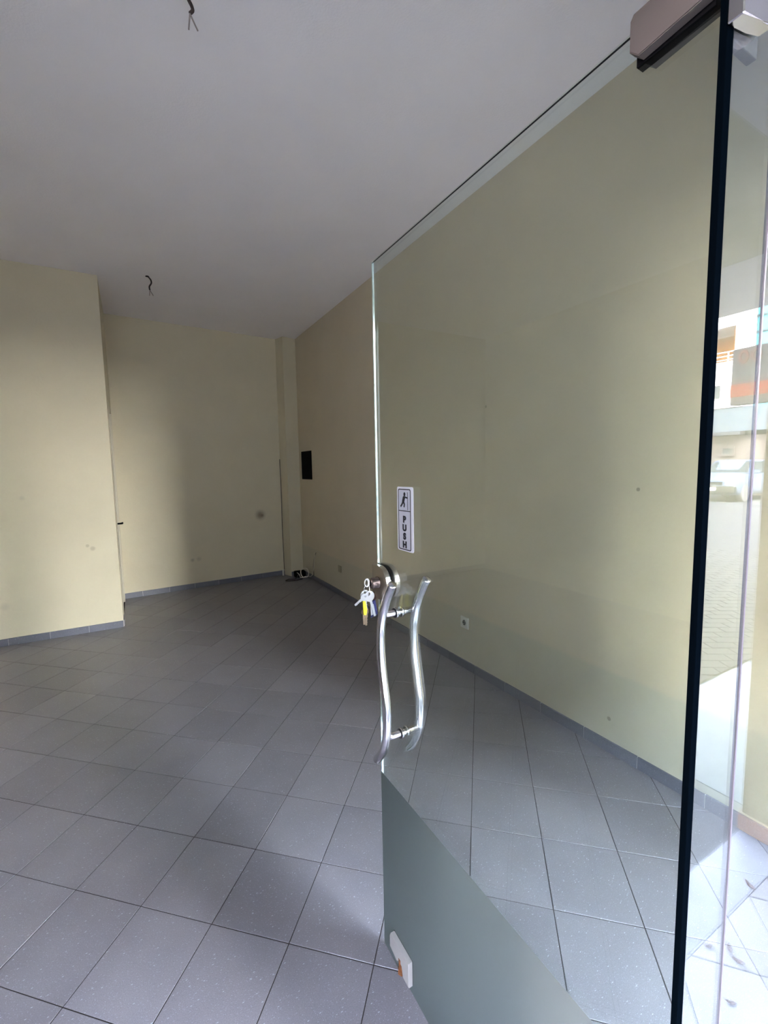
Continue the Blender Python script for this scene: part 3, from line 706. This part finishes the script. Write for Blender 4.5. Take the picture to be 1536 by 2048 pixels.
# dry leaves blown into the recess
for k, (x, y, a) in enumerate(((1.47, -.045, .3), (1.50, .02, 1.2), (1.82, -.075, 2.0), (1.36, .06, .9), (1.52, -.01, 2.6))):
    bm = bmesh.new(); n = 8; L0 = .013+.004*(k % 3)
    top = [(L0*math.cos(t), .4*L0*math.sin(t)*(1 if math.cos(t) > -.5 else .7), .003+.004*abs(math.cos(t))) for t in [2*PI*i/n for i in range(n)]]
    A = [bm.verts.new(p) for p in top]; B = [bm.verts.new((p[0], p[1], p[2]-.0012)) for p in top]
    c1 = bm.verts.new((0, 0, .0035)); c2 = bm.verts.new((0, 0, .0023))
    for i in range(n):
        j = (i+1) % n; bm.faces.new((A[i], A[j], c1)); bm.faces.new((B[j], B[i], c2)); bm.faces.new((A[j], A[i], B[i], B[j]))
    o = fin(bm, 'dry_leaf', M['leaf']); o.location = (x, y, .0025 if y < -.06 else 0); o.rotation_euler = (0, 0, a)
    settags(o, ['dry brown leaf fragment in the entrance recess, on the stone sill joint', 'small dry leaf in the entrance recess, nearest the fixed glass joint', 'dry leaf fragment in the recess closest to the worn plinth', 'largest dry leaf piece in the recess, seen low in the fixed glass', 'dry leaf scrap lying between two others in the recess'][k], 'leaf', 'dry leaves in the entrance recess')

# sign board projecting from the neighbour's wall
sg = thing('shop_sign', (7, -1.2, 2.3), 'grey projecting shop sign with faded red letters and a red band below', 'sign')
def vy(q): return .56-q
bm = bmesh.new(); box(bm, 7.0, 7.12, -2.43, -.30, 2.515, 2.97, bev=.004); P('sign_panel', bm, M['signgrey'], sg)
bm = bmesh.new(); box(bm, 6.98, 7.12, -2.43, -.30, 2.353, 2.513, bev=.004); P('red_band', bm, M['red'], sg)
bm = bmesh.new(); box(bm, 7.0, 7.14, -2.43, -.30, 2.25, 2.351, bev=.004); P('lower_rail', bm, M['signgrey'], sg)
bm = bmesh.new(); box(bm, 7.02, 7.1, -.32, YO+.02, 2.3, 2.9); P('wall_bracket', bm, M['dark'], sg)
for yc in (-2.30, -2.165):
    bm = bmesh.new(); n = 22
    disc_prism(bm, [(yc+.055*math.cos(a), 2.855+.085*math.sin(a)) for a in [2*PI*k/n for k in range(n)]], [(yc+.032*math.cos(a), 2.855+.055*math.sin(a)) for a in [2*PI*k/n for k in range(n)]], 0, 6.985, 6.999)
    P('letter', bm, M['redtext'], sg)

# white building at the end of the street, orange balcony recess
bw = thing('end_building', (24, -9, 0), 'white sunlit building with orange balcony recess at the end of the street', 'building')
bm = bmesh.new(); box(bm, 24, 30, -9.62, -9.1, 4.0, 8.3); box(bm, 24, 25.6, -16, -9.62, 7.62, 8.3); box(bm, 25.6, 30, -16, -9.6, 4.0, 7.7); box(bm, 24, 25.6, -16, -9.6, 4.0, 4.2)
P('wall', bm, M['b_white'], bw)
bm = bmesh.new(); box(bm, 25.45, 25.58, -16, -9.63, 4.2, 7.5); box(bm, 24.1, 25.45, -9.70, -9.64, 4.2, 7.5); P('balcony_wall', bm, M['b_orange'], bw)
bm = bmesh.new(); box(bm, 24.0, 24.12, -16, -9.64, 4.2, 6.08); P('parapet', bm, M['b_white'], bw)
bm = bmesh.new()
for z in (6.15, 6.32, 6.5): box(bm, 24.02, 24.07, -16, -9.66, z, z+.035)
for k in range(9): box(bm, 24.02, 24.07, -9.9-.7*k, -9.86-.7*k, 6.08, 6.53)
P('railing', bm, M['b_white'], bw)
bm = bmesh.new(); box(bm, 23.96, 24.02, -11.1, -10.12, 4.45, 5.05); P('window', bm, M['b_win'], bw)
bm = bmesh.new(); box(bm, 23.9, 24, -16, -9.1, 8.3, 8.42); P('roof_edge', bm, M['redtext'], bw)
# pale blue projecting storey and ground floor
lb = thing('corner_house', (24.2, -9, 0), 'pale blue house with small square window behind the parked car', 'building')
bm = bmesh.new(); box(bm, 24.06, 28, -16, -7.42, 2.90, 3.98); P('upper_wall', bm, M['b_pale'], lb)
bm = bmesh.new(); box(bm, 24.4, 28, -16, -7.42, 0, 2.72); P('lower_wall', bm, M['b_cream'], lb)
bm = bmesh.new(); box(bm, 23.9, 24.4, -16, -9.2, 2.74, 2.88); P('canopy', bm, M['signgrey'], lb)
bm = bmesh.new(); box(bm, 24.34, 24.39, -10.05, -9.62, 1.86, 2.16); P('window', bm, M['b_win'], lb)
bm = bmesh.new(); disc_prism(bm, [(-10.12, 1.79), (-9.55, 1.79), (-9.55, 2.23), (-10.12, 2.23)], [(-10.04, 1.87), (-9.63, 1.87), (-9.63, 2.15), (-10.04, 2.15)], 0, 24.3, 24.345); P('window_frame', bm, M['b_cream'], lb)
bm = bmesh.new(); box(bm, 24.33, 24.39, -16, -10.5, 0, 2.2); P('blue_gate', bm, M['b_pale'], lb)
# turquoise glazed building right of it
tq = thing('glazed_building', (24.5, -7, 0), 'turquoise glazed building beside the white one', 'building')
bm = bmesh.new(); box(bm, 24.6, 30, -9.08, -3, 4.0, 9.2); P('glazing', bm, M['turq'], tq)
for k, z in enumerate((5.0, 6.6, 7.2, 7.9, 8.7)):
    bm = bmesh.new(); box(bm, 24.54, 24.6, -9.08, -3, z, z+.07); P('floor_band', bm, M['b_win'], tq)
bm = bmesh.new(); box(bm, 24.3, 30, -7.39, -3, 0, 3.94); P('lower_wall', bm, M['b_white'], tq)

# opposite side of the street
def house(x0, x1, h, m, label, y=-14.0, win=True):
    t = thing('street_house', ((x0+x1)/2, y, 0), label, 'building', 'buildings across the street')
    bm = bmesh.new(); box(bm, x0, x1, y-8, y, 0, h); P('wall', bm, m, t)
    nx = max(1, int((x1-x0)/3))
    for f in range(int(h/3)):
        for k in range(nx):
            c = x0+(k+.5)*(x1-x0)/nx
            bm = bmesh.new(); box(bm, c-.6, c+.6, y-.02, y+.05, f*3+.9, f*3+2.3); P('window', bm, M['b_win'], t)
house(-40, -14, 12, M['b_grey'], 'long grey building across the street, far left behind the camera')
house(-13.8, 5.3, 12, M['b_grey'], 'grey building straight across the street behind the camera')
house(10.3, 21.5, 8, M['b_grey'], 'grey building across the street to the right behind the camera')

# parked car at the end of the street, nose towards the shop
def car(loc, label):
    t = thing('parked_car', loc, label, 'car')
    X0, Y0, _ = loc
    def T(name, bm, m, sm=False): bm.transform(Matrix.Translation(loc) @ Matrix.Diagonal((1, 1.04, 1.1, 1))); return P(name, bm, m, t, sm)
    W_ = .86
    # body: lofted cross sections along x (0 = nose)
    secs = [(-.02, .80, .34, .62), (.06, .83, .26, .74), (.35, .86, .24, .86), (.95, .87, .24, .95), (1.25, .87, .24, .98), (3.2, .87, .24, 1.0), (3.9, .85, .28, .98), (4.05, .80, .36, .85)]
    bm = bmesh.new(); rings = []
    for x, w, z0, z1 in secs:
        pr = [(-w*.94, z0), (-w, z0+.12), (-w, z1-.14), (-w*.93, z1-.03), (-w*.5, z1+.012), (w*.5, z1+.012), (w*.93, z1-.03), (w, z1-.14), (w, z0+.12), (w*.94, z0)]
        rings.append([bm.verts.new((x, y, z)) for y, z in pr])
    for a, b in zip(rings, rings[1:]):
        for k in range(len(a)): j = (k+1) % len(a); bm.faces.new((a[k], a[j], b[j], b[k]))
    bm.faces.new(rings[0]); bm.faces.new(rings[-1][::-1]); T('body', bm, M['car'], True)
    bm = bmesh.new(); rings = []
    for x, w, z in ((1.15, .80, .97), (1.85, .64, 1.42), (2.1, .63, 1.455), (3.1, .63, 1.45), (3.75, .76, .99)):
        rings.append([bm.verts.new(p) for p in ((x, -w, z), (x, -w*.5, z+.015), (x, w*.5, z+.015), (x, w, z), (x, w*1.02 if z > 1.2 else w, .95), (x, -w*1.02 if z > 1.2 else -w, .95))])
    for a, b in zip(rings, rings[1:]):
        for k in range(6): j = (k+1) % 6; bm.faces.new((a[k], a[j], b[j], b[k]))
    bm.faces.new(rings[0]); bm.faces.new(rings[-1][::-1]); T('cabin', bm, M['car'])
    def quad(name, pts, m, th=.012, nrm=(-1, 0, .8)):
        nv = Vector(nrm).normalized()*th; bm = bmesh.new()
        A = [bm.verts.new(Vector(p)+nv) for p in pts]; B = [bm.verts.new(Vector(p)-nv*.5) for p in pts]; k = len(pts)
        bm.faces.new(A); bm.faces.new(B[::-1])
        for i in range(k): j = (i+1) % k; bm.faces.new((A[i], A[j], B[j], B[i]))
        return T(name, bm, m)
    quad('windscreen', [(1.20, -.72, 1.005), (1.20, .72, 1.005), (1.80, .59, 1.385), (1.80, -.59, 1.385)], M['carglass'])
    for s in (-1, 1):
        quad('side_window', [(1.5, s*.79, 1.03), (3.5, s*.79, 1.03), (3.1, s*.65, 1.38), (2.0, s*.65, 1.38)], M['carglass'], .02, (0, s, .3))
        bm = bmesh.new(); box(bm, -.03, .09, min(s*.50, s*.80), max(s*.50, s*.80), .60, .74, bev=.02); T('headlight', bm, M['lamp'])
        bm = bmesh.new(); box(bm, 1.32, 1.5, min(s*.84, s*1.0), max(s*.84, s*1.0), .98, 1.1, bev=.02); T('wing_mirror', bm, M['car'])
        for x in (.72, 3.25):
            bm = bmesh.new(); cyl(bm, (x, s*.66, .31), (x, s*.885, .31), .31, 24, bev=.03); T('wheel', bm, M['tyre'])
    bm = bmesh.new(); box(bm, -.1, .12, -.84, .84, .33, .56, bev=.03); T('bumper', bm, M['bumper'])
    bm = bmesh.new(); box(bm, -.04, .05, -.42, .42, .60, .70, bev=.01); T('grille', bm, M['dark'])
    bm = bmesh.new(); box(bm, -.115, -.10, -.26, .26, .40, .51); T('number_plate', bm, M['b_white'])
    for k in range(2):
        bm = bmesh.new(); tube(bm, [(1.215, -.05+.45*k, 1.02), (1.52, -.35+.45*k, 1.22)], .01, 6); T('wiper', bm, M['dark'])
car((19.6, -8.36, -.012), 'pale blue car parked nose first at the end of the street')
